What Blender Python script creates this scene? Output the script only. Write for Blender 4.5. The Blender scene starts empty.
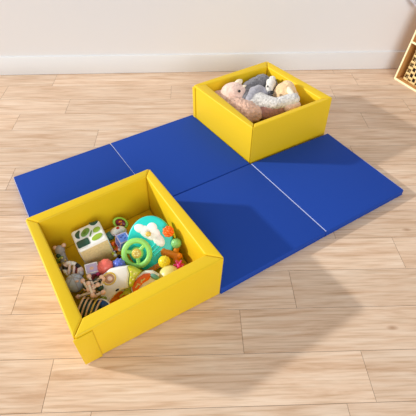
import bpy, bmesh, math, random
from mathutils import Vector, Matrix, Euler
random.seed(7)
PI = math.pi
scene = bpy.context.scene
COL = scene.collection

# ---------------------------------------------------------------- materials
def lin(c):
    return tuple(((v/255)/12.92 if v/255 <= .04045 else (((v/255)+.055)/1.055)**2.4) for v in c) + (1.0,)

def mat(name, rgb, rough=.5, spec=.5, bump=0, bscale=40, var=0, vscale=8, coat=0, sheen=0, linear=None, trans=0):
    m = bpy.data.materials.new(name); m.use_nodes = True
    nt = m.node_tree; b = nt.nodes['Principled BSDF']
    col = linear if linear else lin(rgb)
    b.inputs['Base Color'].default_value = col
    b.inputs['Roughness'].default_value = rough
    b.inputs['Specular IOR Level'].default_value = spec
    if coat: b.inputs['Coat Weight'].default_value = coat
    if trans: b.inputs['Transmission Weight'].default_value = trans
    if sheen:
        b.inputs['Sheen Weight'].default_value = sheen
        b.inputs['Sheen Roughness'].default_value = .6
    tc = nt.nodes.new('ShaderNodeTexCoord')
    if var:
        n = nt.nodes.new('ShaderNodeTexNoise'); n.inputs['Scale'].default_value = vscale
        n.inputs['Detail'].default_value = 4
        nt.links.new(tc.outputs['Object'], n.inputs['Vector'])
        r = nt.nodes.new('ShaderNodeValToRGB')
        r.color_ramp.elements[0].position = .3; r.color_ramp.elements[1].position = .7
        r.color_ramp.elements[0].color = tuple(max(0, v*(1-var)) for v in col[:3])+(1,)
        r.color_ramp.elements[1].color = tuple(min(1, v*(1+var)) for v in col[:3])+(1,)
        nt.links.new(n.outputs['Fac'], r.inputs['Fac'])
        nt.links.new(r.outputs['Color'], b.inputs['Base Color'])
    if bump:
        n2 = nt.nodes.new('ShaderNodeTexNoise'); n2.inputs['Scale'].default_value = bscale
        n2.inputs['Detail'].default_value = 3
        nt.links.new(tc.outputs['Object'], n2.inputs['Vector'])
        bp = nt.nodes.new('ShaderNodeBump'); bp.inputs['Strength'].default_value = bump
        bp.inputs['Distance'].default_value = .01
        nt.links.new(n2.outputs['Fac'], bp.inputs['Height'])
        nt.links.new(bp.outputs['Normal'], b.inputs['Normal'])
    return m

M = {}
M['yellow'] = mat('yellow_vinyl', None, .42, .25, bump=.12, bscale=14, linear=(.82, .55, .016, 1))
M['blue'] = mat('blue_vinyl', None, .55, .05, bump=.06, bscale=9, linear=(.018, .064, .36, 1))
M['glint'] = mat('edge_highlight', (158, 168, 212), .5)  # pale colour imitating light caught on the mat edges
M['wall'] = mat('wall_paint', (237, 236, 236), .85, .2, bump=.03, bscale=120)
M['base'] = mat('baseboard_paint', (233, 235, 237), .5, .4)
M['gapdark'] = mat('floor_underlay', (120, 85, 58), .9)
M['birch'] = mat('birch_wood', (246, 232, 188), .5, .4, var=.06, vscale=30)
M['birch_in'] = mat('birch_panel', (205, 150, 88), .55, .4, var=.1, vscale=20)
M['wicker'] = mat('natural_wicker', (226, 196, 138), .7, .3, var=.2, vscale=60)
M['weave_shade'] = mat('inner_shade', (52, 40, 28), .9)  # dark colour standing in for shade inside the basket
M['cloth'] = mat('pale_cloth', (242, 240, 246), .9, .1, bump=.2, bscale=60)
M['steel'] = mat('steel', (190, 190, 195), .3); M['steel'].node_tree.nodes['Principled BSDF'].inputs['Metallic'].default_value = 1
def pl(name, rgb, **k):
    M[name] = mat(name+'_plastic', rgb, k.pop('rough', .35), k.pop('spec', .5), **k)
pl('turq', (36, 216, 206)); pl('lime', (156, 226, 112)); pl('white', (248, 246, 240)); pl('amber', (226, 192, 84))
pl('limeteal', (150, 200, 60)); pl('orange', (250, 112, 18)); pl('orange2', (236, 140, 22)); pl('mint', (140, 208, 126))
pl('lemon', (250, 228, 44)); pl('pink', (222, 60, 130)); pl('cream', (240, 226, 140)); pl('navy', (70, 96, 176)); pl('blue_light', (112, 148, 236))
pl('periwinkle', (92, 116, 214)); pl('coral', (244, 116, 102)); pl('lavender', (206, 190, 222)); pl('maroon', (128, 24, 40)); pl('teal', (70, 128, 116))
pl('wood', (226, 190, 150), rough=.6); pl('palewood', (240, 222, 198), rough=.6); pl('peach', (238, 194, 164), rough=.5); pl('dgreen', (30, 70, 50)); pl('olive', (130, 150, 40))
pl('brown', (190, 142, 108)); pl('glitter', (20, 80, 150), var=.6, vscale=120); pl('red', (200, 44, 30)); pl('yellowgreen', (206, 212, 50))
pl('beige', (232, 208, 152), rough=.8, var=.1, vscale=120); pl('veg_dark', (34, 78, 58)); pl('veg_mid', (108, 148, 60)); pl('veg_lime', (150, 184, 52))
pl('black', (20, 18, 18)); pl('bluegrey', (190, 198, 206), rough=.9, spec=.1, bump=.4, bscale=90); pl('grey', (176, 172, 170), rough=.9, spec=.1)
pl('pinkwhite', (240, 214, 204)); pl('rust', (190, 70, 24)); pl('tealstone', (110, 170, 150))
def fur(name, rgb, **k):
    M[name] = mat(name+'_plush', rgb, .95, .1, bump=k.pop('bump', .7), bscale=k.pop('bscale', 90), var=k.pop('var', .18), vscale=k.pop('vscale', 45), sheen=.35)
fur('pigpink', (240, 204, 188)); fur('rose', (216, 170, 154)); fur('brownfur', (216, 176, 154), var=.28); fur('darkgrey', (112, 110, 116))
fur('midgrey', (168, 166, 176)); fur('lightgrey', (212, 208, 204), var=.3, vscale=80); fur('tan', (244, 204, 156)); fur('mauve', (172, 124, 112)); fur('whitefur', (236, 230, 220)); fur('ivory', (238, 222, 196), bump=.2)

# floor: plank grain follows each plank's own UVs and tint
def floor_mat():
    m = bpy.data.materials.new('oak_planks'); m.use_nodes = True
    nt = m.node_tree; b = nt.nodes['Principled BSDF']; N = nt.nodes.new; L = nt.links.new
    b.inputs['Roughness'].default_value = .5; b.inputs['Specular IOR Level'].default_value = .35
    uv = N('ShaderNodeUVMap'); uv.uv_map = 'plank'
    mp = N('ShaderNodeMapping'); mp.inputs['Scale'].default_value = (1.6, 16, 1)
    L(uv.outputs['UV'], mp.inputs['Vector'])
    n1 = N('ShaderNodeTexNoise'); n1.inputs['Scale'].default_value = 1.6; n1.inputs['Detail'].default_value = 7; n1.inputs['Distortion'].default_value = .6; n1.inputs['Roughness'].default_value=.6
    L(mp.outputs['Vector'], n1.inputs['Vector'])
    r1 = N('ShaderNodeValToRGB'); e = r1.color_ramp.elements
    e[0].position = .30; e[0].color = FLOORC[0]; e[1].position = .68; e[1].color = FLOORC[2]
    q = r1.color_ramp.elements.new(.48); q.color = FLOORC[1]
    L(n1.outputs['Fac'], r1.inputs['Fac'])
    # fine grain
    mp2 = N('ShaderNodeMapping'); mp2.inputs['Scale'].default_value = (5, 110, 1); L(uv.outputs['UV'], mp2.inputs['Vector'])
    n2 = N('ShaderNodeTexNoise'); n2.inputs['Scale'].default_value = 1; n2.inputs['Detail'].default_value = 3; L(mp2.outputs['Vector'], n2.inputs['Vector'])
    r2 = N('ShaderNodeValToRGB'); r2.color_ramp.elements[0].position = .3; r2.color_ramp.elements[0].color = (.78, .73, .66, 1); r2.color_ramp.elements[1].position = .55; r2.color_ramp.elements[1].color = (1, 1, 1, 1)
    L(n2.outputs['Fac'], r2.inputs['Fac'])
    mx = N('ShaderNodeMixRGB'); mx.blend_type = 'MULTIPLY'; mx.inputs['Fac'].default_value = .9
    L(r1.outputs['Color'], mx.inputs['Color1']); L(r2.outputs['Color'], mx.inputs['Color2'])
    # knots
    mp3 = N('ShaderNodeMapping'); mp3.inputs['Scale'].default_value = (5, 11, 1); L(uv.outputs['UV'], mp3.inputs['Vector'])
    vo = N('ShaderNodeTexVoronoi'); vo.inputs['Scale'].default_value = .55; L(mp3.outputs['Vector'], vo.inputs['Vector'])
    r3 = N('ShaderNodeValToRGB'); r3.color_ramp.elements[0].position = .02; r3.color_ramp.elements[0].color = (.50, .36, .26, 1); r3.color_ramp.elements[1].position = .085; r3.color_ramp.elements[1].color = (1, 1, 1, 1)
    L(vo.outputs['Distance'], r3.inputs['Fac'])
    mx2 = N('ShaderNodeMixRGB'); mx2.blend_type = 'MULTIPLY'; mx2.inputs['Fac'].default_value = .7
    L(mx.outputs['Color'], mx2.inputs['Color1']); L(r3.outputs['Color'], mx2.inputs['Color2'])
    at = N('ShaderNodeAttribute'); at.attribute_name = 'tint'
    mx3 = N('ShaderNodeMixRGB'); mx3.blend_type = 'MULTIPLY'; mx3.inputs['Fac'].default_value = 1
    L(mx2.outputs['Color'], mx3.inputs['Color1']); L(at.outputs['Color'], mx3.inputs['Color2'])
    L(mx3.outputs['Color'], b.inputs['Base Color'])
    bp = N('ShaderNodeBump'); bp.inputs['Strength'].default_value = .06; bp.inputs['Distance'].default_value = .004
    L(n2.outputs['Fac'], bp.inputs['Height']); L(bp.outputs['Normal'], b.inputs['Normal'])
    return m
FLOORC = [lin((206, 170, 139)), lin((225, 195, 168)), lin((235, 211, 188))]

# ---------------------------------------------------------------- mesh helpers
class MB:
    """collects primitives into one bmesh; build() links ONE mesh object"""
    def __init__(s): s.b = bmesh.new()
    def _x(s, vs, mtx):
        if mtx is not None: bmesh.ops.transform(s.b, matrix=mtx, verts=vs)
        return s
    def ball(s, c, r, rot=(0, 0, 0), seg=20):
        if not hasattr(r, '__len__'): r = (r, r, r)
        v = bmesh.ops.create_uvsphere(s.b, u_segments=seg, v_segments=max(6, seg//2), radius=1)['verts']
        return s._x(v, Matrix.Translation(c) @ Euler(rot).to_matrix().to_4x4() @ Matrix.Diagonal((*r, 1)))
    def rod(s, p, q, r, r2=None, seg=12):
        p, q = Vector(p), Vector(q); d = q-p
        v = bmesh.ops.create_cone(s.b, cap_ends=True, segments=seg, radius1=r, radius2=r if r2 is None else r2, depth=d.length)['verts']
        return s._x(v, Matrix.Translation((p+q)/2) @ d.to_track_quat('Z', 'Y').to_matrix().to_4x4())
    def cap(s, p, q, r, r2=None):
        r2 = r if r2 is None else r2
        s.rod(p, q, r, r2, 16); s.ball(p, r); s.ball(q, r2); return s
    def box(s, c, size, rot=(0, 0, 0), bev=0, seg=3):
        v = bmesh.ops.create_cube(s.b, size=1)['verts']
        s._x(v, Matrix.Diagonal((*size, 1)))
        if bev:
            es = list({e for x in v for e in x.link_edges})
            g = bmesh.ops.bevel(s.b, geom=es, offset=bev, segments=seg, affect='EDGES', profile=.5)
            v = list({x for f in g['faces'] for x in f.verts} | {x for x in v if x.is_valid})
        return s._x(v, Matrix.Translation(c) @ Euler(rot).to_matrix().to_4x4())
    def torus(s, c, R, r, mtx=None, a0=0, a1=2*PI, n=40, k=12, sy=1, sz=1):
        full = abs(a1-a0-2*PI) < 1e-6; rings = []
        for i in range(n if full else n+1):
            a = a0+(a1-a0)*i/n
            rings.append([s.b.verts.new(Vector((math.cos(a)*(R+r*math.cos(t)), sy*math.sin(a)*(R+r*math.cos(t)), sz*r*math.sin(t)))) for t in (2*PI*j/k for j in range(k))])
        m = len(rings)
        for i in range(m if full else m-1):
            A, B = rings[i], rings[(i+1) % m]
            for j in range(k): s.b.faces.new((A[j], B[j], B[(j+1) % k], A[(j+1) % k]))
        if not full:
            s.b.faces.new(rings[0]); s.b.faces.new(rings[-1][::-1])
        return s._x([v for r_ in rings for v in r_], Matrix.Translation(c) @ (mtx.to_4x4() if mtx else Matrix()))
    def prism(s, pts, z0, z1, bev=0):
        lo = [s.b.verts.new((x, y, z0)) for x, y in pts]; hi = [s.b.verts.new((x, y, z1)) for x, y in pts]
        f = [s.b.faces.new(lo[::-1]), s.b.faces.new(hi)]
        n = len(pts)
        for i in range(n): f.append(s.b.faces.new((lo[i], lo[(i+1) % n], hi[(i+1) % n], hi[i])))
        bmesh.ops.recalc_face_normals(s.b, faces=f)
        if bev: bmesh.ops.bevel(s.b, geom=list(f[1].edges), offset=bev, segments=3, affect='EDGES', profile=.5)
        return s
    def hexa(s, lo, hi, bev=0, seg=3):
        a = [s.b.verts.new(p) for p in lo]; b = [s.b.verts.new(p) for p in hi]
        f = [s.b.faces.new(a[::-1]), s.b.faces.new(b)]
        for i in range(4): f.append(s.b.faces.new((a[i], a[(i+1) % 4], b[(i+1) % 4], b[i])))
        bmesh.ops.recalc_face_normals(s.b, faces=f)
        if bev:
            es = list({e for x in f for e in x.edges})
            bmesh.ops.bevel(s.b, geom=es, offset=bev, segments=seg, affect='EDGES', profile=.5)
        return s
    def lathe(s, prof, seg=32, mtx=None):
        rings = []
        for r, z in prof:
            rings.append([s.b.verts.new((r*math.cos(2*PI*i/seg), r*math.sin(2*PI*i/seg), z)) for i in range(seg)])
        for A, B in zip(rings, rings[1:]):
            for j in range(seg): s.b.faces.new((A[j], A[(j+1) % seg], B[(j+1) % seg], B[j]))
        s.b.faces.new(rings[0][::-1]); s.b.faces.new(rings[-1])
        return s._x([v for r_ in rings for v in r_], mtx)
    def build(s, name, m, parent=None, smooth=True):
        bmesh.ops.recalc_face_normals(s.b, faces=s.b.faces[:])
        me = bpy.data.meshes.new(name); s.b.to_mesh(me); s.b.free()
        me.materials.append(M[m] if isinstance(m, str) else m)
        if smooth:
            for p in me.polygons: p.use_smooth = True
            try: me.set_sharp_from_angle(angle=math.radians(38))
            except Exception: pass
        o = bpy.data.objects.new(name, me); COL.objects.link(o)
        if parent: o.parent = parent
        return o

def thing(name, label, cat, loc=(0, 0, 0), rot=(0, 0, 0), group=None, mtx=None):
    o = bpy.data.objects.new(name, None); COL.objects.link(o)
    o.empty_display_size = .05
    if mtx is not None: o.matrix_world = mtx
    else: o.location = loc; o.rotation_euler = rot
    o['label'] = label; o['category'] = cat
    if group: o['group'] = group
    return o
def tag(o, label, cat, group=None):
    o['label'] = label; o['category'] = cat
    if group: o['group'] = group
    return o
def struct(o):
    o['kind'] = 'structure'; return o

# ---------------------------------------------------------------- camera
CAM = Vector((-0.14316339, -1.6643998, 1.5422)); F_PX = 402.9606
R3 = Matrix(((0.9973879396253369, 0.03745107431032385, -0.06176337849347224),
             (-0.06995236150705486, 0.7138999717714778, -0.6967449299595007),
             (0.017999028015746276, 0.6992454843169785, 0.7146550130327237)))
cd = bpy.data.cameras.new('camera'); cam = bpy.data.objects.new('camera', cd); COL.objects.link(cam)
cam.matrix_world = Matrix.Translation(CAM) @ R3.to_4x4()
cd.sensor_width = 36; cd.lens = F_PX/416*36; cd.clip_start = .05
scene.camera = cam


# ---------------------------------------------------------------- room
WALL_Y = 1.372
# floor laid in planks, 1.9 degrees off the wall line
def build_floor():
    bm = bmesh.new(); uvl = bm.loops.layers.uv.new('plank'); cl = bm.loops.layers.float_color.new('tint')
    W, LN, g = .191, 1.215, .0011
    cuts = {-5: [-.676], -4: [-.50, .424], -3: [-.67, .542], -2: [.08], -1: [.335], 0: [.90], 1: [.62], 2: [-.95], 3: [.1], 4: [-1.5], 5: [-.68], 6: [-1.233, 1.128], 7: [-.926], 8: [-.2], 9: [-1.087, 1.248], 10: [-1.315]}
    rnd = random.Random(3)
    rot = Matrix.Rotation(-.034, 4, 'Z')
    def quad(x0, x1, y0, y1):
        off = (rnd.uniform(0, 40), rnd.uniform(0, 40)); t = rnd.uniform(.93, 1.04); tw = rnd.uniform(-.02, .02)
        z0 = -.0016
        co = [(x0+g, y0+g, 0), (x1-g, y0+g, 0), (x1-g, y1-g, 0), (x0+g, y1-g, 0)]
        vs = [bm.verts.new(rot @ Vector(c)) for c in co]
        lo = [bm.verts.new(rot @ Vector(c)) for c in ((x0, y0, z0), (x1, y0, z0), (x1, y1, z0), (x0, y1, z0))]
        fs = [bm.faces.new(vs)]+[bm.faces.new((lo[i], lo[(i+1) % 4], vs[(i+1) % 4], vs[i])) for i in range(4)]
        ri = rot.inverted()
        for k, f in enumerate(fs):
            for l in f.loops:
                p = ri @ l.vert.co
                l[uvl].uv = (p.x-x0+off[0], p.y-y0+off[1])
                d = 1 if k == 0 else .62
                l[cl] = (t*d, (t-tw*.5)*d, (t-tw)*d, 1)
    for k in range(-12, 12):
        wk = W if k >= 0 else .197
        y0 = -.577+wk*k; y1 = y0+wk
        cs = sorted(c_-.034*(y0+y1)/2 for c_ in cuts.get(k, [rnd.uniform(-1, 1)]))
        while cs[0] > -4: cs.insert(0, cs[0]-LN)
        while cs[-1] < 4: cs.append(cs[-1]+LN)
        for a, b in zip(cs, cs[1:]): quad(a, b, y0, y1)
    me = bpy.data.meshes.new('floor'); bm.to_mesh(me); bm.free()
    me.materials.append(floor_mat())
    o = bpy.data.objects.new('floor', me); COL.objects.link(o); return o
struct(build_floor())
b = MB().box((0, WALL_Y+.06, 1.2), (8, .12, 2.6)); struct(b.build('wall_back', 'wall', smooth=False))
b = MB(); b.box((0, WALL_Y-.007, .0725), (8, .016, .143), bev=.003, seg=2); struct(b.build('baseboard_back', 'base'))

# ---------------------------------------------------------------- blue mats
def inset(q, d):
    c = sum((Vector(p) for p in q), Vector((0, 0)))/4
    return [Vector(p)+(c-Vector(p)).normalized()*d*1.41 for p in q]
def floor_mat_pad(q, label, glint_edges=''):
    q = inset(q, -.0004); T = .0357
    c = sum(q, Vector((0, 0)))/4
    t = thing('play_mat', label, 'mat', (c.x, c.y, 0), group='blue play mats')
    lo = [(p.x-c.x, p.y-c.y, .001) for p in q]; hi = [(p.x-c.x, p.y-c.y, T) for p in q]
    MB().hexa(lo, hi, .0055, 4).build('vinyl_cover', 'blue', t)
    # stitched seam running round the foot of the cover
    s = MB()
    for i in range(4):
        a, b_ = Vector(lo[i]), Vector(lo[(i+1) % 4])
        a.z = b_.z = .004
        s.rod(a, b_, .0022, seg=8)
    s.build('edge_piping', 'blue', t)
    for e in glint_edges:          # pale strip painting a light highlight along an upper edge
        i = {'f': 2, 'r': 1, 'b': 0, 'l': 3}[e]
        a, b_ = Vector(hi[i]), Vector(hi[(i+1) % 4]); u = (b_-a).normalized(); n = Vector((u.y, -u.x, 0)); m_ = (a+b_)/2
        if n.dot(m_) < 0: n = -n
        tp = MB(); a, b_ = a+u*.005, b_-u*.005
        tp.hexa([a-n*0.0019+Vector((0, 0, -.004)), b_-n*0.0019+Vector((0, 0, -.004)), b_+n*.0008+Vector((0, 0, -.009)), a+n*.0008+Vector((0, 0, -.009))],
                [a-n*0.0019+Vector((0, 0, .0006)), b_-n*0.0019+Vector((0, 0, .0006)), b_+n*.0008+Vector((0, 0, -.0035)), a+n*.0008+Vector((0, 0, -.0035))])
        o = tp.build('edge_highlight', 'glint', t); o['label'] = 'pale strip painted as an edge highlight'
    return t
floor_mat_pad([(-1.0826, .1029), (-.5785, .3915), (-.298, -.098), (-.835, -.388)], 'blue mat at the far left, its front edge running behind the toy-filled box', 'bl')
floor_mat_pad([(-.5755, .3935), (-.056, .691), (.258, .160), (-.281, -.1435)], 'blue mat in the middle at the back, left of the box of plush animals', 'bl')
floor_mat_pad([(-.2785, -.1475), (.2625, .1565), (.5635, -.393), (.010, -.695)], 'blue mat lying under the long shadow right of the toy-filled box')
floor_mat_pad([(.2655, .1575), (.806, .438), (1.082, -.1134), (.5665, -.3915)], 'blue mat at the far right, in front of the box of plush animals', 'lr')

# ---------------------------------------------------------------- yellow boxes
def lerp(a, b, t): return a+(b-a)*t
def yellow_box(label, top, bot, inn, H, flap_edge, flap_w, bev):
    # top, bot, inn: corners L, Bk, R, F as (x, y)
    c = sum((Vector(p) for p in bot), Vector((0, 0)))/4
    t = thing('play_box', label, 'box', (c.x, c.y, 0), group='yellow foam boxes')
    grow = lambda ps, d: [Vector(p)+(Vector(p)-c).normalized()*d for p in ps]
    top, bot = grow(top, .005), grow(bot, .004)
    V = lambda p, z: Vector((p[0]-c.x, p[1]-c.y, z))
    order = [0, 1, 2, 3]
    for i in range(4):
        j = (i+1) % 4
        o0, o1, i0, i1 = V(bot[i], .002), V(bot[j], .002), V(inn[i], .002), V(inn[j], .002)
        O0, O1, I0, I1 = V(top[i], H), V(top[j], H), V(inn[i], H-.002), V(inn[j], H-.002)
        e = (O1-O0).normalized()*.0012
        lo = [o0+e, o1-e, i1-e, i0+e]; hi = [O0+e, O1-e, I1-e, I0+e]
        MB().hexa(lo, hi, bev, 4).build('wall_panel', 'yellow', t)
    q = [V(p, 0) for p in inn]
    cc = sum(q, Vector())/4
    q = [p+(cc-p).normalized()*.004 for p in q]
    MB().hexa([Vector((p.x, p.y, .002)) for p in q], [Vector((p.x, p.y, .02)) for p in q], .003, 2).build('floor_pad', 'yellow', t)
    # closing flap folded round one corner
    i, j, s0 = flap_edge
    A0, A1 = V(bot[i], .004), V(top[i], H-s0); d0 = (V(bot[j], .004)-A0).normalized(); d1 = (V(top[j], H-s0)-A1).normalized()
    n0 = Vector((d0.y, -d0.x, 0)); 
    if n0.dot(A0) < 0: n0 = -n0
    th = .006
    lo = [A0-d0*.004-n0*.001, A0+d0*flap_w-n0*.001, A0+d0*flap_w+n0*th, A0-d0*.004+n0*th]
    hi = [A1-d1*.004-n0*.001, A1+d1*flap_w-n0*.001, A1+d1*flap_w+n0*th, A1-d1*.004+n0*th]
    MB().hexa(lo, hi, .0025, 3).build('corner_flap', 'yellow', t)
    return t
HB = .247
yellow_box('open yellow foam box in front, filled with small colourful toys',
           [(-.826, -.424), (-.304, -.113), (.0115, -.6825), (-.531, -.990)],
           [(-.826, -.427), (-.302, -.117), (.0037, -.6956), (-.537, -.972)],
           [(-.768, -.447), (-.317, -.169), (-.062, -.661), (-.514, -.916)], HB, (3, 2, .012), .066, .008)
yellow_box('open yellow foam box at the back, filled with plush animals',
           [(-.0445, .6615), (.4734, .9721), (.7887, .4773), (.2579, .182)],
           [(-.040, .674), (.4734, .9721), (.794, .462), (.261, .173)],
           [(.031, .670), (.4628, .8914), (.7193, .4742), (.270, .2252)], .270, (0, 3, .012), .022, .007)

# ---------------------------------------------------------------- shelf with basket
def build_shelf():
    ex = Vector((.38, -.925, 0)).normalized(); ey = Vector((.925, .38, 0)).normalized(); ez = Vector((0, 0, 1))
    B = Matrix((ex, ey, ez)).transposed().to_4x4()
    SH = Matrix.Identity(4); SH[1][2] = .11          # the front leans back
    t = thing('toy_shelf', 'light birch toy shelf at the right edge, leaning back by the wall', 'shelf', mtx=Matrix.Translation((1.567, 1.198, 0)) @ B)
    W, D, H, T = .80, .27, .62, .012
    def part(name, m, boxes):
        mb = MB()
        for lo, hi in boxes:
            v = bmesh.ops.create_cube(mb.b, size=1)['verts']
            c = [(a+b)/2 for a, b in zip(lo, hi)]; s = [b-a for a, b in zip(lo, hi)]
            bmesh.ops.transform(mb.b, matrix=SH @ Matrix.Translation(c) @ Matrix.Diagonal((*s, 1)), verts=v)
        return mb.build(name, m, t, smooth=False)
    part('side_panel', 'birch_in', [((0, .004, 0), (T, D, H))])
    part('side_panel', 'birch_in', [((W-T, .004, 0), (W, D, H))])
    part('divider', 'birch_in', [((W/2-T/2, .004, T), (W/2+T/2, D, H-T))])
    part('bottom_board', 'birch_in', [((T, .004, 0), (W-T, D, T))])
    part('shelf_board', 'birch_in', [((T, .004, .285), (W/2-T/2, D, .285+T)), ((W/2+T/2, .004, .285), (W-T, D, .285+T))])
    part('top_board', 'birch', [((-.005, -.004, H), (W+.005, D, H+T))])
    part('back_panel', 'birch_in', [((T, D-.006, T), (W-T, D, H-T))])
    part('front_edging', 'birch', [((0, -.002, 0), (T, .004, H)), ((W-T, -.002, 0), (W, .004, H)), ((T, -.002, 0), (W-T, .004, T)), ((T, -.002, .285), (W-T, .004, .285+T)), ((W/2-T/2, -.002, T), (W/2+T/2, .004, H))])
    # basket
    bx0, bx1, by0, by1, bz0, bz1 = T+.045, W/2-T/2-.02, .035, .24, T+.001, .245
    k = thing('wicker_basket', 'open-weave wicker basket in the lower compartment of the birch shelf', 'basket', mtx=Matrix.Translation((1.567, 1.198, 0)) @ B @ SH @ Matrix.Translation((bx0, by0, bz0)))
    w, d, h = bx1-bx0, by1-by0, bz1-bz0
    fb = MB()
    fb.box((w/2, d/2, .006), (w-.01, d-.01, .008))
    fb.build('base', 'wicker', k, smooth=False)
    li = MB(); g = .014  # dark sheets added as painted shade behind the open weave
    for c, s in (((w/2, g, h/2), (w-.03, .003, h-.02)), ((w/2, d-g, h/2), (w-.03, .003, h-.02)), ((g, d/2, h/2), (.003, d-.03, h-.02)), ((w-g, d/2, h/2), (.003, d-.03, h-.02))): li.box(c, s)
    li.build('shade_sheets', 'weave_shade', k, smooth=False)
    wv = MB(); st = MB()
    path = [(0, 0), (w, 0), (w, d), (0, d)]
    nrow = 10
    for e in range(4):
        a, b_ = Vector(path[e]), Vector(path[(e+1) % 4]); L = (b_-a).length; n = max(3, round(L/.034)); u = (b_-a)/L
        nn = Vector((u.y, -u.x))
        for i in range(n+1):
            p = a+u*(L*i/n); st.rod((p.x, p.y, .004), (p.x, p.y, h), .0045, seg=8)
        for r in range(nrow):
            z = .014+(h-.03)*r/(nrow-1)
            for i in range(n):
                if (i+r) % 2 == 0:
                    c = a+u*(L*(i+.5)/n)+nn*.003
                    wv.ball((c.x, c.y, z), (L/n*.62 if abs(u.x) > .5 else .006, .006 if abs(u.x) > .5 else L/n*.62, .0095), seg=10)
    st.build('stakes', 'wicker', k); wv.build('weave', 'wicker', k)
    rm = MB()
    for e in range(4):
        a, b_ = path[e], path[(e+1) % 4]
        for dz in (0, .012): rm.cap((*a, h+dz-.004), (*b_, h+dz-.004), .0075)
    rm.build('rim', 'wicker', k)
build_shelf()

# cloth hanging on the wall at the top right
def build_cloth():
    t = thing('hanging_cloth', 'pale bluish-white cloth on the wall in the upper right corner of the photo', 'cloth', (1.60, WALL_Y-.004, .765))
    tip = Vector((.0, -.03, -.268)); L = Vector((-.19, -.02, -.12)); Rr = Vector((.22, -.02, -.16)); top = Vector((0, -.02, 0))
    bm = bmesh.new(); n = 14; g = []
    for i in range(n+1):
        row = []
        for j in range(n+1):
            u, v = i/n, j/n
            p = top.lerp(L, u).lerp(Rr.lerp(tip, u), v)
            p = p+Vector((0, -.012*math.sin((u-v)*14)-.014, 0))
            row.append(bm.verts.new(p))
        g.append(row)
    for i in range(n):
        for j in range(n): bm.faces.new((g[i][j], g[i+1][j], g[i+1][j+1], g[i][j+1]))
    r = bmesh.ops.solidify(bm, geom=bm.faces[:], thickness=.003)
    mb = MB(); mb.b.free(); mb.b = bm
    mb.build('fabric', 'cloth', t)
    MB().rod((0, 0, .01), (0, -.05, .004), .005).ball((0, -.05, .004), .009).build('hook', 'steel', t)
build_cloth()

# ---------------------------------------------------------------- toys in the front box
FLOOR_A = .0205
RZ = lambda a: Matrix.Rotation(a, 4, 'Z')
VIEW = R3.to_4x4()          # local frame whose z axis faces back along the view: for tilted toys

def activity_cube():
    s = .137
    m_ = VIEW @ Euler((-.06, math.radians(15), 0), 'YXZ').to_matrix().to_4x4() @ Matrix.Rotation(math.radians(26), 4, 'Z') @ Matrix.Rotation(math.radians(-46), 4, 'X')
    base = Vector((-0.5658, -0.5229, 0.1600))-R3 @ Vector((0, 0, s*.69))-m_.to_3x3() @ Vector((0, 0, s/2))
    t = thing('activity_cube', 'cream activity cube with green vegetable pieces on top and a beige front', 'toy', mtx=Matrix.Translation(base) @ m_)
    MB().box((0, 0, s/2), (s, s, s), bev=.012, seg=4).build('body', 'white', t)
    MB().box((0, -s/2, s/2-.004), (s*.93, .006, s*.90), bev=.002, seg=2).build('front_panel', 'beige', t)
    def blob(m, pts, name='vegetable_piece'):
        mb = MB(); mb.prism([((x-.5)*s, (y-.5)*s) for x, y in pts], s-.002, s+.004, bev=.0012); mb.build(name, m, t)
    def ell(cx, cy, rx, ry, a, n=18, bend=0):
        out = []
        for i in range(n):
            q = 2*PI*i/n; x, y = rx*math.cos(q), ry*math.sin(q)
            y += bend*(x/rx)**2*ry
            out.append((cx+x*math.cos(a)-y*math.sin(a), cy+x*math.sin(a)+y*math.cos(a)))
        return out
    blob('veg_dark', ell(.17, .70, .18, .07, 1.3, bend=-1.0))
    blob('veg_mid', ell(.44, .66, .19, .12, .75))
    blob('veg_lime', ell(.43, .64, .08, .06, .75))
    blob('veg_dark', ell(.80, .88, .15, .07, -.2, bend=1.0))
    blob('veg_mid', ell(.58, .50, .14, .022, 1.05))
    blob('veg_lime', ell(.80, .56, .13, .10, .3))
    blob('veg_lime', ell(.72, .24, .19, .11, .2))
    blob('veg_dark', [(.08, .10), (.42, .10), (.45, .14), (.45, .36), (.42, .40), (.08, .40), (.05, .36), (.05, .14)])
    d = MB(); rnd = random.Random(4)
    for i in range(16):
        MB().ball((-s/2-.0003, rnd.uniform(-.4, .4)*s, rnd.uniform(.1, .9)*s), (.0015, .005, .005), seg=8).build('painted_dot', 'teal', t)
activity_cube()

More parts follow.
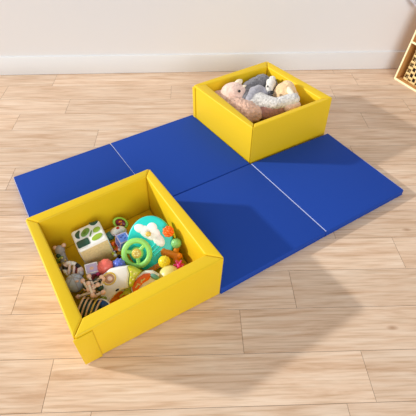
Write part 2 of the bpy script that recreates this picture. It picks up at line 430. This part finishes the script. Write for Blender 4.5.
def steering_toy():
    c = Vector(Vector((-0.2983, -0.4902, 0.1220))); k = 215.0
    t = thing('steering_wheel_toy', 'turquoise dashboard toy with a white cloud and lime green steering wheel', 'toy', mtx=Matrix.Translation(c) @ VIEW)
    el = [(22.3/k*math.cos(a), 27.0/k*math.sin(a)) for a in (2*PI*i/48 for i in range(48))]
    MB().prism(el, -.030, 0, bev=.008).build('dashboard', 'turq', t)
    L = lambda px, py: ((px-150)/k, -(py-243.5)/k)
    # rear foot: wedge carried down to the box floor
    Ri = R3.transposed()
    dn = Ri @ Vector((0, 0, -1)); 
    for sx in (-.05, .05):
        p = Vector((sx, .06, -.028)); zz = (c+R3 @ p).z
        MB().rod(p, p+dn*(zz-FLOOR_A), .014, .018).build('leg', 'turq', t)
    cl = MB()
    for px, py, rx, ry, a in ((140.5, 229, 6.2, 4.3, -.35), (147, 232.5, 8.5, 5.5, -.6), (152.5, 234, 7.5, 6.5, 0), (158.5, 240, 7.5, 5, -.9), (152, 228, 5, 5, 0)):
        x, y = L(px, py); cl.ball((x, y, .001), (rx/k, ry/k, .006), (0, 0, a))
    cl.build('cloud', 'white', t)
    x, y = L(149, 234); MB().rod((x, y, .010), (x, y, .026), .012).ball((x, y, .026), (.012, .012, .006)).build('knob', 'amber', t)
    x, y = L(138.9, 252.0)
    wz = .045
    wh = MB(); wh.torus((x, y, wz), 12.1/k, 2.7/k); wh.build('wheel_rim', 'lime', t)
    sp = MB()
    for a in (math.radians(48), math.radians(170), math.radians(-80)):
        sp.cap((x+.02*math.cos(a), y+.02*math.sin(a), wz-.004), (x+11.5/k*math.cos(a), y+11.5/k*math.sin(a), wz-.002), .0095, .008)
    sp.ball((x, y, wz-.006), (.029, .029, .014)); sp.build('spokes', 'lime', t)
    hb = MB().ball((x, y, wz+.004), (.022, .022, .007)).build('hub_button', 'amber', t)
    h2 = MB()
    for i in range(6):
        a = i*PI/3; h2.ball((x+.010*math.cos(a), y+.010*math.sin(a), wz+.0115), (.0045, .0045, .002), seg=8)
    h2.build('button_petals', 'cream', hb)
    MB().rod((x, y, 0), (x, y, wz-.01), .014).build('steering_column', 'turq', t)
    x, y = L(153, 268); lp = MB().box((x, y, .0), (.075, .022, .03), (0, 0, .55), bev=.006).build('lever_panel', 'orange2', t)
    sl = MB()
    for i in range(4):
        x, y = L(147+4*i, 270.5-2.4*i); sl.box((x, y, .016), (.004, .018, .006), (0, 0, .2))
    sl.build('lever_slots', 'brown', lp)
    rb = MB()
    for i in range(4):
        x, y = L(152+3.2*i, 247+2.2*i); rb.rod((x-.018, y-.02, .001), (x+.018, y+.016, .001), .004)
    rb.build('dashboard_ribs', 'turq', t)
steering_toy()

def ball_toy(x, y, z, r, m, name, label, cat='ball', studs=0, stud_m=None, stud_r=.28, group=None):
    c = (x, y, z)
    t = thing(name, label, cat, (c[0], c[1], c[2]), group=group)
    MB().ball((0, 0, 0), r, seg=24).build('body', m, t)
    if studs:
        sb = MB()
        for i in range(studs):
            zz = 1-2*(i+.5)/studs; a = i*2.399; q = math.sqrt(1-zz*zz)
            sb.ball((r*q*math.cos(a)*.93, r*q*math.sin(a)*.93, r*zz*.93), r*stud_r, seg=8)
        sb.build('bumps', stud_m or m, t)
    return t
ball_toy(-0.2132, -0.4665, 0.1720, .021, 'orange', 'textured_block', 'knobbly orange toy block between the turquoise dashboard and the right wall of the box', 'toy', 26, None, .38)
ball_toy(-0.1800, -0.5000, 0.1280, .0235, 'mint', 'rattle_ball', 'pale mint green ball below the knobbly orange block', 'ball', 60, None, .12)
ball_toy(-0.2334, -0.5950, 0.1200, .0265, 'lemon', 'rattle_ball', 'bright yellow textured ball to the right of the steering wheel', 'ball', 60, None, .13)
ball_toy(-0.4840, -0.6085, 0.1200, .035, 'coral', 'textured_ball', 'coral red bumpy ball touching the front of the cube', 'ball', 44, None, .13)
ball_toy(-0.4282, -0.6001, 0.1200, .0265, 'periwinkle', 'textured_ball', 'periwinkle blue bumpy ball left of the steering wheel', 'ball', 34, None, .22)
ball_toy(-0.4973, -0.3820, 0.0600, .022, 'teal', 'rattle_ball', 'small dull teal ball at the right side of the cube', 'ball', 40, None, .14)

def cross_link():      # orange jointed piece under the green ball
    c = Vector(Vector((-0.1986, -0.5337, 0.0900))); t = thing('jointed_figure', 'orange jointed toy figure lying under the mint green ball', 'toy', c)
    MB().cap((-.035, .012, 0), (.03, -.014, .004), .019, .016).cap((.012, .0, .0), (.022, .035, .012), .014, .012).cap((-.02, .01, 0), (-.028, .034, .008), .012, .010).cap((.012, -.01, .002), (.02, -.04, -.02), .016, .013).build('body', 'orange2', t)
    MB().ball((-.040, .018, .005), .015).build('head', 'orange2', t)
cross_link()
def star_toy():
    c = Vector(Vector((-0.1709, -0.6137, 0.1150))); t = thing('spiky_ball', 'hot pink spiky star ball in the right front corner', 'ball', c)
    MB().ball((0, 0, 0), .012).build('core', 'pink', t)
    s = MB()
    for i in range(14):
        zz = 1-2*(i+.5)/14; a = i*2.399; q = math.sqrt(1-zz*zz); d = Vector((q*math.cos(a), q*math.sin(a), zz))
        s.cap(d*.008, d*.022, .0062, .004)
    s.build('spikes', 'pink', t)
star_toy()
def dome():
    c = Vector(Vector((-0.2106, -0.6490, 0.0850))); t = thing('stacking_cup', 'pale cream upturned cup against the front wall of the box', 'cup', c)
    MB().lathe([(.048, -.045), (.050, -.040), (.049, -.005), (.045, .02), (.034, .037), (.016, .046), (.002, .048)]).build('bowl', 'cream', t)
    MB().torus((0, 0, -.041), .0495, .004).build('rim', 'cream', t)
dome()
def blue_cube():
    c = Vector(Vector((-0.4243, -0.4533, 0.1050))); t = thing('soft_block', 'blue soft block with pale edges above the steering wheel', 'block', c, (.15, .1, math.radians(30)))
    s = .050
    MB().box((0, 0, 0), (s, s, s), bev=.005).build('body', 'blue_light', t)
    e = MB(); h = s/2-.001
    for a in (-h, h):
        for b_ in (-h, h):
            e.rod((a, b_, -h), (a, b_, h), .003); e.rod((a, -h, b_), (a, h, b_), .003); e.rod((-h, a, b_), (h, a, b_), .003)
    e.build('piping', 'lavender', t)
    p = MB()
    for dx, dy in ((-.008, .006), (.007, -.004), (.002, .011)): p.ball((dx, dy, s/2), (.007, .004, .0015), (0, 0, dx*90), 10)
    p.build('printed_motif', 'navy', t)
blue_cube()
def ring_teether():
    c = Vector(Vector((-0.4489, -0.3231, 0.0850))); t = thing('ring_teether', 'lime oval ring toy with a dark red centre at the back of the box', 'toy', mtx=Matrix.Translation(c) @ VIEW @ Matrix.Rotation(-.35, 4, 'Z'))
    MB().torus((0, 0, 0), .033, .007, sy=.72).build('ring', 'limeteal', t)
    MB().ball((0, 0, -.004), (.030, .020, .007)).build('centre_disc', 'maroon', t)
    b_ = MB()
    for x, y in ((-.006, .004), (.006, -.004), (.0, .008)): b_.ball((x, y, .004), .005, seg=10)
    b_.build('beads', 'orange2', t)
ring_teether()
def white_rattle():
    c = Vector(Vector((-0.4542, -0.3744, 0.0850))); t = thing('dome_rattle', 'small white dome rattle behind the blue soft block', 'rattle', c)
    MB().ball((0, 0, 0), (.036, .026, .022), (0, 0, .3)).build('dome', 'white', t)
    MB().torus((0, 0, -.004), .034, .005, sy=.74).build('band', 'lavender', t)
    MB().ball((.0, .0, .021), (.008, .008, .005), seg=10).build('button', 'red', t)
white_rattle()
def bead_chain(x, y, z, n, R, r, mats, label):
    c = Vector((x, y, z)); t = thing('bead_ring', label, 'toy', c)
    for i in range(n):
        a = 2*PI*i/n
        MB().ball((R*math.cos(a), R*math.sin(a)*.8, .005*math.sin(2*a)), r, seg=10).build('bead', mats[i % len(mats)], t)
    MB().torus((0, 0, 0), R, r*.25, sy=.8, k=6).build('string', 'white', t)
bead_chain(-0.4788, -0.4615, 0.0700, 9, .027, .0115, ['rust', 'maroon', 'orange'], 'rust and maroon bead ring between the cube and the blue block')
bead_chain(-0.4461, -0.4956, 0.0700, 9, .024, .009, ['white', 'yellowgreen', 'white', 'black'], 'white bead ring with black and lime beads left of the steering wheel')
def lav_block():
    c = Vector(Vector((-0.5456, -0.6071, 0.0900))); t = thing('soft_block', 'lavender soft block with a peach dot in front of the cube', 'block', c, (0, .05, math.radians(18)))
    s = .052; MB().box((0, 0, 0), (s, s, s), bev=.005).build('body', 'lavender', t)
    MB().ball((0, -.002, s/2), (.009, .009, .003), seg=14).build('dot', 'peach', t)
    e = MB(); h = s/2-.001
    for a in (-h, h): e.rod((a, -h, h), (a, h, h), .0025); e.rod((-h, a, h), (h, a, h), .0025)
    e.build('piping', 'white', t)
lav_block()

def arc_toy():        # white-and-lime curved toy with a ringed eye
    c = Vector(Vector((-0.4156, -0.7102, 0.0850))); t = thing('crescent_rattle', 'white crescent rattle with a ringed brown eye and a lime segment', 'rattle', mtx=Matrix.Translation(c) @ VIEW)
    k = 215.0; d = math.radians
    L = lambda px, py: ((px-121)/k, -(py-291)/k)
    out = [(101.5, 291), (101.5, 283), (105, 276), (111, 271), (118, 269.5), (127, 268.5), (129, 275), (128, 283), (128.5, 287.5), (122, 289.5), (115, 295), (109.5, 302.5), (105, 299)]
    MB().prism([L(*p) for p in out][::-1], -.022, .018, bev=.009).build('body', 'white', t)
    seg = [(127.6, 268.5), (133, 270), (139, 273.5), (134.5, 279), (132, 286.5), (129, 287.3), (128.6, 283), (129.6, 275)]
    MB().prism([L(*p) for p in seg][::-1], -.022, .020, bev=.007).build('segment', 'yellowgreen', t)
    x, y = L(111.3, 279.3); z = .017
    MB().torus((x, y, z), .027, .0042, mtx=Matrix.Rotation(.6, 3, 'Z'), sy=.86).build('eye_ring', 'amber', t)
    ey = MB().ball((x, y, z-.001), (.0235, .0205, .006), (0, 0, .6)).build('eye', 'brown', t)
    MB().ball((x+.003, y+.001, z+.004), (.011, .010, .003), seg=12).build('pupil', 'pinkwhite', ey)
    x, y = L(118.5, 289.3); MB().ball((x, y, .0185), (.009, .0045, .003), (0, 0, .6), 10).build('mouth', 'black', t)
    q = MB()
    for px, py in ((131, 273), (134, 275), (131, 278), (130.5, 283), (133, 280)):
        q.ball((*L(px, py), .020), (.0045, .0045, .002), seg=8)
    q.build('studs', 'cream', t)
arc_toy()
def rainbow_toy():
    c = Vector(Vector((-0.3114, -0.6883, 0.0950))); t = thing('arched_car', 'orange and red arched toy with white rims by the front wall', 'toy', mtx=Matrix.Translation(c) @ VIEW)
    k = 215.0
    L = lambda px, py: ((px-146)/k, -(py-284)/k)
    rim = [(132.5, 288), (134, 282), (138, 276.5), (144, 272.5), (151.5, 272), (158, 276), (157, 281), (150, 283), (144, 287), (140, 292), (134, 293)]
    MB().prism([L(*p) for p in rim][::-1], -.024, .010, bev=.004).build('white_shell', 'white', t)
    org = [(133.8, 287), (135.5, 282.5), (139, 278), (144.5, 274.2), (150, 273.8), (151, 276), (149, 279.5), (143.5, 283), (139.5, 288), (137.5, 291), (134.5, 290.5)]
    MB().prism([L(*p) for p in org][::-1], -.01, .018, bev=.005).build('orange_arch', 'orange', t)
    red = [(142.5, 290), (146, 286), (150.5, 283.2), (155, 282), (158, 284), (152, 289), (146, 293)]
    MB().prism([L(*p) for p in red][::-1], -.02, .014, bev=.004).build('red_arch', 'red', t)
    w = MB()
    for px, py, a in ((138, 285.5, .9), (140, 283.5, -.3), (144.5, 279.2, .7), (142.5, 280.7, 1.6)):
        w.box((*L(px, py), .0185), (.014, .005, .003), (0, 0, a))
    w.build('printed_marks', 'cream', t)
    MB().ball((*L(154.3, 277), .012), (.022, .011, .010), (0, 0, -.45)).build('leaf', 'tealstone', t)
rainbow_toy()
def under_bowl():
    c = Vector(Vector((-0.4235, -0.7399, 0.0400))); t = thing('toy_bowl', 'amber-brown bowl with a white rim in the shade under the white crescent rattle', 'bowl', (c.x, c.y, FLOOR_A))
    MB().torus((0, 0, .037), .051, .004).build('rim', 'white', t)
    MB().lathe([(.028, 0), (.04, .006), (.05, .022), (.053, .036), (.049, .036), (.045, .022), (.034, .010), (.002, .008)]).build('body', 'orange2', t)
under_bowl()
def leaf_toy(x, y, z, m, label, rx=.022):
    c = Vector((x, y, z)); t = thing('leaf_teether', label, 'toy', c, (.2, -.1, .5))
    MB().ball((0, 0, 0), (rx, rx*.62, .009)).build('blade', m, t)
    MB().cap((-rx, 0, 0), (-rx-.014, -.004, 0), .004).build('stem', m, t)
    v = MB(); v.rod((-rx*.8, 0, .0075), (rx*.8, 0, .0075), .0018, seg=8)
    v.build('vein', 'yellowgreen', t)
leaf_toy(-0.4833, -0.7314, 0.0750, 'olive', 'olive green leaf teether right of the striped drum')
leaf_toy(-0.3926, -0.6980, 0.0600, 'yellowgreen', 'yellow-green leaf teether in the hollow of the crescent rattle')

def skwish():        # rods and beads
    c = Vector(Vector((-0.5228, -0.7033, 0.1250))); t = thing('rod_rattle', 'wooden rod and peach bead grasping toy in the middle left of the pile', 'rattle', mtx=Matrix.Translation(c) @ VIEW)
    k = 215.0
    L = lambda px, py, z: Vector(((px-94)/k, -(py-286.5)/k, z))
    rods = [((86, 290), (101.5, 279)), ((80.5, 296.5), (95, 291)), ((90.5, 284), (95.5, 293.5)), ((98, 291.5), (102.5, 280.5)), ((84.5, 282.5), (91, 289)), ((96.5, 294.5), (104.5, 291)), ((89, 279), (94, 287)), ((86, 295.5), (99, 285))]
    for i, (a, b_) in enumerate(rods):
        z0 = .016*((i % 3)-1)
        p, q = L(*a, z0), L(*b_, z0+.02)
        rd = MB().rod(p, q, .0055, seg=10).build('rod', 'palewood', t)
        for e in (p, q): MB().ball(e, .0105, seg=14).build('bead', 'peach', rd)
    s = MB()
    pts = [L(86, 290, -.01), L(80.5, 296.5, .0), L(96.5, 294.5, .03), L(102.5, 280.5, .02), L(84.5, 282.5, .0)]
    for i in range(5): s.rod(pts[i], pts[(i+1) % 5], .0018, seg=6)
    s.build('elastic', 'black', t)
    for a, b_, z in (((87, 287), (92, 290), -.012), ((96, 284), (99, 289), -.014)): MB().cap(L(*a, z), L(*b_, z), .016).build('green_bead', 'dgreen', t)
skwish()
def maroon_ring():
    c = Vector(Vector((-0.5182, -0.6467, 0.0850))); t = thing('squeeze_ring', 'maroon ring toy between the lavender block and the rod grasping toy', 'toy', c, (.3, .2, .2))
    MB().torus((0, 0, 0), .026, .010).build('ring', 'maroon', t)
    MB().ball((0.004, .026, .004), .013, seg=14).build('bead', 'pink', t)
maroon_ring()
def plush_ball():
    c = Vector(Vector((-0.6132, -0.6590, 0.0850))); t = thing('fabric_ball', 'pale blue-grey fabric ball by the left wall of the box', 'ball', c)
    o = MB().ball((0, 0, 0), .040, seg=24).build('body', 'bluegrey', t)
    p = MB()
    for a in (0, PI/3, 2*PI/3): p.torus((0, 0, 0), .0398, .0022, mtx=Euler((PI/2, 0, a)).to_matrix(), k=6)
    p.build('seams', 'grey', t)
    MB().ball((.018, -.014, .033), (.008, .006, .005), seg=10).build('button', 'peach', t)
plush_ball()
def striped_roller():
    c = Vector(Vector((-0.6308, -0.5943, 0.0900))); t = thing('loop_rattle', 'black, white and maroon striped loop rattle beside the left wall', 'rattle', mtx=Matrix.Translation(c) @ VIEW @ Matrix.Rotation(-.5, 4, 'Z'))
    n = 12; R = .038
    for i in range(n):
        MB().torus((0, 0, 0), R, .012, a0=2*PI*i/n+.02, a1=2*PI*(i+1)/n-.02, n=6, sy=.72).build('segment', ['white', 'pinkwhite', 'black', 'white'][i % 4], t)
    MB().ball((.022, .004, -.004), (.030, .022, .014), (0, 0, -.3)).build('filling', 'maroon', t)
    for x in (-.016, .006, .028): MB().cap((x-.006, .018, .010), (x+.010, -.018, .012), .006).build('bar', 'pinkwhite', t)
striped_roller()
def figure():        # small grey creature rattle in the left corner
    c = Vector(Vector((-0.6948, -0.5114, 0.0900))); t = thing('animal_rattle', 'little grey animal rattle with peach ears in the left corner', 'rattle', mtx=Matrix.Translation(c) @ VIEW)
    k = 215.0
    MB().ball((-1.5/k, 5/k, 0), (.022, .024, .02)).cap((0, 2/k, -.004), (4/k, -9/k, 0), .014, .017).cap((4/k, -8/k, 0), (-3/k, -16/k, .0), .009, .008).cap((5/k, -8/k, 0), (9/k, -15/k, .004), .009, .008).build('body', 'grey', t)
    e = MB(); e.ball((-6/k, 7.5/k, .004), .010, seg=12); e.ball((2.5/k, 10/k, .004), .010, seg=12); e.build('ears', 'peach', t)
    MB().ball((-2/k, 0, .014), (.012, .010, .008), seg=12).build('muzzle', 'dgreen', t)
    MB().torus((-.5/k, -4/k, 0), .018, .006, mtx=Euler((1.2, .2, .6)).to_matrix()).build('collar', 'olive', t)
    sp = MB()
    for i, (x, y) in enumerate(((2, -2), (5, -4), (3, -7), (7, -6), (4, -11), (8, -10))): sp.ball((x/k, y/k, .017), (.0045, .0045, .003), seg=8)
    sp.build('spots', 'cream', t)
figure()
def drum():        # dark green barrel with wooden bars, blue glitter end
    c = Vector(Vector((-0.5402, -0.7881, 0.0700))); t = thing('bar_drum', 'dark green roller drum with pale wooden bars in the front left corner', 'toy', mtx=Matrix.Translation(c) @ VIEW @ Matrix.Rotation(-.25, 4, 'Z'))
    k = 215.0
    mt = Matrix.Rotation(PI/2, 4, 'Y')
    MB().lathe([(.020, -.042), (.040, -.038), (.046, -.02), (.048, 0), (.046, .02), (.040, .038), (.020, .042)], mtx=mt).build('barrel', 'dgreen', t)
    for i in range(5):
        x = -.030+.0165*i
        q = [Vector((x, .052*math.cos(a), .052*math.sin(a))) for a in (PI*.06*j for j in range(0, 17))]
        mb = MB()
        for a_, b_ in zip(q, q[1:]): mb.rod(a_, b_, .0038, seg=8)
        mb.build('bar', 'wood' if i != 3 else 'amber', t)
drum()
def glitter():
    c = Vector(Vector((-0.4905, -0.7694, 0.0800))); t = thing('glitter_dome', 'blue glitter dome with a white rim beside the striped drum', 'rattle', mtx=Matrix.Translation(c) @ VIEW @ Matrix.Rotation(-.2, 4, 'Z'))
    MB().ball((0, 0, 0), (.031, .021, .016)).build('dome', 'glitter', t)
    MB().torus((0, 0, -.003), .0315, .0045, sy=.70).build('rim', 'white', t)
glitter()

# ---------------------------------------------------------------- plush animals in the back box
def plush_mesh(name, m, parent, parts, vox=.007, amp=.004, fs=.02, smooth=4):
    mb = MB()
    for p in parts:
        if p[0] == 'e': mb.ball(p[1], p[2], p[3] if len(p) > 3 else (0, 0, 0), 20)
        else: mb.cap(p[1], p[2], p[3], p[4] if len(p) > 4 else None)
    o = mb.build(name, m, parent)
    md = o.modifiers.new('r', 'REMESH'); md.mode = 'VOXEL'; md.voxel_size = vox; md.use_smooth_shade = True
    sm = o.modifiers.new('s', 'SMOOTH'); sm.iterations = smooth; sm.factor = .5
    if amp:
        tx = bpy.data.textures.new(name, 'CLOUDS'); tx.noise_scale = fs; tx.noise_depth = 2
        sb = o.modifiers.new('u', 'SUBSURF'); sb.levels = 1; sb.render_levels = 1
        dp = o.modifiers.new('d', 'DISPLACE'); dp.texture = tx; dp.strength = amp*2; dp.mid_level = .5
    dg = bpy.context.evaluated_depsgraph_get()
    me = bpy.data.meshes.new_from_object(o.evaluated_get(dg))
    o.modifiers.clear(); old = o.data; o.data = me
    for p in me.polygons: p.use_smooth = True
    return o
G = 'plush animals in the back box'
def W(x, y, z, o):
    return Vector((x, y, z))-o
# pink pig-like plush: head up, body behind the left wall
o = Vector(Vector((0.1751, 0.7647, 0.1200))); o.z = FLOOR_A
t = thing('plush_animal', 'pale pink plush animal with a dark eye and upright ears at the left end', 'plush toy', o, group=G)
hd = W(0.2023, 0.6207, 0.2350, o)
plush_mesh('body', 'pigpink', t, [('e', hd, (.082, .070, .062)), ('c', hd+Vector((.035, -.03, -.02)), W(0.2331, 0.5718, 0.2100, o), .045, .032),
    ('c', hd+Vector((-.03, -.01, -.05)), Vector((.03, .05, .06)), .075, .06)], amp=.002)
plush_mesh('ear', 'ivory', t, [('e', W(0.2341, 0.6583, 0.2820, o), (.034, .016, .022), (0, -.5, .2))], amp=.001)
plush_mesh('ear', 'ivory', t, [('c', W(0.2534, 0.6181, 0.2700, o), W(0.2849, 0.6166, 0.2900, o), .014, .004)], amp=0)
MB().ball(W(0.2273, 0.5526, 0.2820, o), .0085, seg=12).build('eye', 'black', t)
# rose body plush
o = Vector(Vector((0.1164, 0.7158, 0.1200))); o.z = FLOOR_A
t = thing('plush_animal', 'dusty rose plush with a small dark nose tucked against the left wall', 'plush toy', o, group=G)
plush_mesh('body', 'rose', t, [('e', W(0.1200, 0.6368, 0.1850, o), (.065, .06, .05)), ('c', W(0.1269, 0.6389, 0.1800, o), W(0.1785, 0.5801, 0.1850, o), .055, .042), ('c', W(0.1186, 0.6777, 0.1500, o), W(0.1504, 0.7779, 0.0900, o), .06, .05)], amp=.003)
MB().ball(W(0.1944, 0.5409, 0.2250, o), (.012, .010, .010), seg=12).build('nose', 'black', t)
# brown shaggy plush across the front
o = Vector(Vector((0.2736, 0.6190, 0.1000))); o.z = FLOOR_A
t = thing('plush_animal', 'shaggy brown plush lying along the front wall of the back box', 'plush toy', o, group=G)
plush_mesh('body', 'brownfur', t, [('c', W(0.1867, 0.5421, 0.1900, o), W(0.2730, 0.4778, 0.1850, o), .060, .068), ('e', W(0.3064, 0.4832, 0.1700, o), (.07, .06, .055)), ('c', W(0.2796, 0.5433, 0.1400, o), W(0.2917, 0.6062, 0.1000, o), .065, .06),
    ('c', W(0.1875, 0.5514, 0.1950, o), W(0.1652, 0.5747, 0.1850, o), .045, .036)], amp=.008, fs=.016)
# dark grey body with white face
o = Vector(Vector((0.4107, 0.8569, 0.1000))); o.z = FLOOR_A
t = thing('plush_animal', 'dark grey plush with a white face and black nose at the back of the pile', 'plush toy', o, group=G)
plush_mesh('body', 'darkgrey', t, [('c', W(0.2756, 0.5448, 0.2250, o), W(0.3176, 0.6804, 0.2200, o), .034, .044), ('c', W(0.3194, 0.6931, 0.2200, o), W(0.4127, 0.7774, 0.2150, o), .052, .056), ('c', W(0.4172, 0.7638, 0.2150, o), W(0.4626, 0.7514, 0.2100, o), .045, .05),
    ('c', W(0.3707, 0.7433, 0.1800, o), W(0.3946, 0.8439, 0.1000, o), .07, .07)], amp=.004)
plush_mesh('face', 'whitefur', t, [('e', W(0.4569, 0.7189, 0.2350, o), (.036, .034, .04)), ('c', W(0.4467, 0.6842, 0.2400, o), W(0.4226, 0.6104, 0.2500, o), .028, .024), ('e', W(0.4728, 0.7593, 0.2450, o), (.026, .018, .026))], amp=.003)
plush_mesh('muzzle', 'darkgrey', t, [('e', W(0.4307, 0.5883, 0.2450, o), (.020, .018, .018))], amp=0)
MB().ball(W(0.4317, 0.5528, 0.2700, o), (.013, .012, .010), seg=12).build('nose', 'black', t)
MB().ball(W(0.4149, 0.6125, 0.2780, o), .006, seg=10).build('eye', 'black', t)
# mid grey arm loop
o = Vector(Vector((0.3793, 0.7656, 0.1300))); o.z = FLOOR_A
t = thing('plush_animal', 'mid grey plush limb curled beneath the dark grey plush', 'plush toy', o, group=G)
plush_mesh('body', 'midgrey', t, [('c', W(0.2894, 0.5221, 0.2450, o), W(0.3270, 0.5896, 0.2500, o), .026, .034), ('c', W(0.3270, 0.5896, 0.2500, o), W(0.3643, 0.6216, 0.2450, o), .036, .036), ('c', W(0.3643, 0.6216, 0.2450, o), W(0.4088, 0.6093, 0.2300, o), .034, .03), ('c', W(0.3600, 0.6524, 0.2100, o), W(0.4040, 0.8073, 0.0900, o), .04, .06)], amp=.003)
# light grey speckled long-limbed plush
o = Vector(Vector((0.4074, 0.6791, 0.1200))); o.z = FLOOR_A
t = thing('plush_animal', 'light grey speckled plush with a long limb stretched to the right', 'plush toy', o, group=G)
plush_mesh('body', 'lightgrey', t, [('c', W(0.3083, 0.5284, 0.2200, o), W(0.3600, 0.5381, 0.2200, o), .046, .053), ('c', W(0.3710, 0.5282, 0.2200, o), W(0.4479, 0.4804, 0.2350, o), .050, .034), ('c', W(0.4479, 0.4804, 0.2350, o), W(0.5574, 0.5056, 0.2450, o), .033, .042),
    ('c', W(0.2879, 0.5142, 0.2150, o), W(0.2623, 0.5062, 0.2100, o), .04, .03), ('c', W(0.3585, 0.5812, 0.1800, o), W(0.4016, 0.7126, 0.1000, o), .06, .06)], amp=.003, fs=.012)
# tan plush to the right
o = Vector(Vector((0.5813, 0.7358, 0.1200))); o.z = FLOOR_A
t = thing('plush_animal', 'tan plush rising to a rounded point at the right end of the pile', 'plush toy', o, group=G)
plush_mesh('body', 'tan', t, [('c', W(0.5427, 0.6218, 0.2550, o), W(0.5315, 0.6071, 0.2250, o), .050, .074), ('c', W(0.5051, 0.6095, 0.2100, o), W(0.5755, 0.6117, 0.2000, o), .055, .05), ('c', W(0.5651, 0.6636, 0.1700, o), W(0.5888, 0.7566, 0.1000, o), .07, .07)], amp=.003)
plush_mesh('ear', 'ivory', t, [('c', W(0.5389, 0.5738, 0.2750, o), W(0.5528, 0.5041, 0.2700, o), .020, .016)], amp=.001)
plush_mesh('paw', 'pigpink', t, [('c', W(0.5280, 0.4725, 0.2100, o), W(0.5769, 0.4852, 0.2150, o), .032, .030)], amp=.002)
# mauve brown plush under the light limb
o = Vector(Vector((0.4588, 0.5914, 0.1200))); o.z = FLOOR_A
t = thing('plush_animal', 'mauve brown plush mostly hidden under the light grey limb', 'plush toy', o, group=G)
plush_mesh('body', 'mauve', t, [('c', W(0.3895, 0.4946, 0.1750, o), W(0.4783, 0.5035, 0.1850, o), .05, .045), ('c', W(0.4611, 0.5549, 0.1500, o), W(0.4871, 0.6506, 0.0900, o), .055, .05), ('c', W(0.4783, 0.5035, 0.1850, o), W(0.5284, 0.5270, 0.1800, o), .04, .03)], amp=.004)

# ---------------------------------------------------------------- light
w = bpy.data.worlds.new('world'); scene.world = w; w.use_nodes = True
bg = w.node_tree.nodes['Background']; bg.inputs['Color'].default_value = (1.0, 1.0, 1.0, 1); bg.inputs['Strength'].default_value = AMB = .42
def area(name, loc, target, size, power, col):
    l = bpy.data.lights.new(name, 'AREA'); l.shape = 'DISK'; l.size = size; l.energy = power; l.color = col
    ob = bpy.data.objects.new(name, l); COL.objects.link(ob); ob.location = loc
    ob.rotation_euler = (Vector(target)-Vector(loc)).to_track_quat('-Z', 'Y').to_euler()
    return ob
area('side_lamp', (-10.0, 1.31, 4.2), (0, 0, 14.2), .62, 2900, (1, .985, .95))
area('window_light', (1.6, -11, 5.6), (0, .5, .2), 7.5, 830, (1, 1, 1))

scene.view_settings.view_transform = 'Standard'; scene.view_settings.look = 'None'
scene.view_settings.exposure = 0; scene.view_settings.gamma = 1; scene.view_settings.use_curve_mapping = False
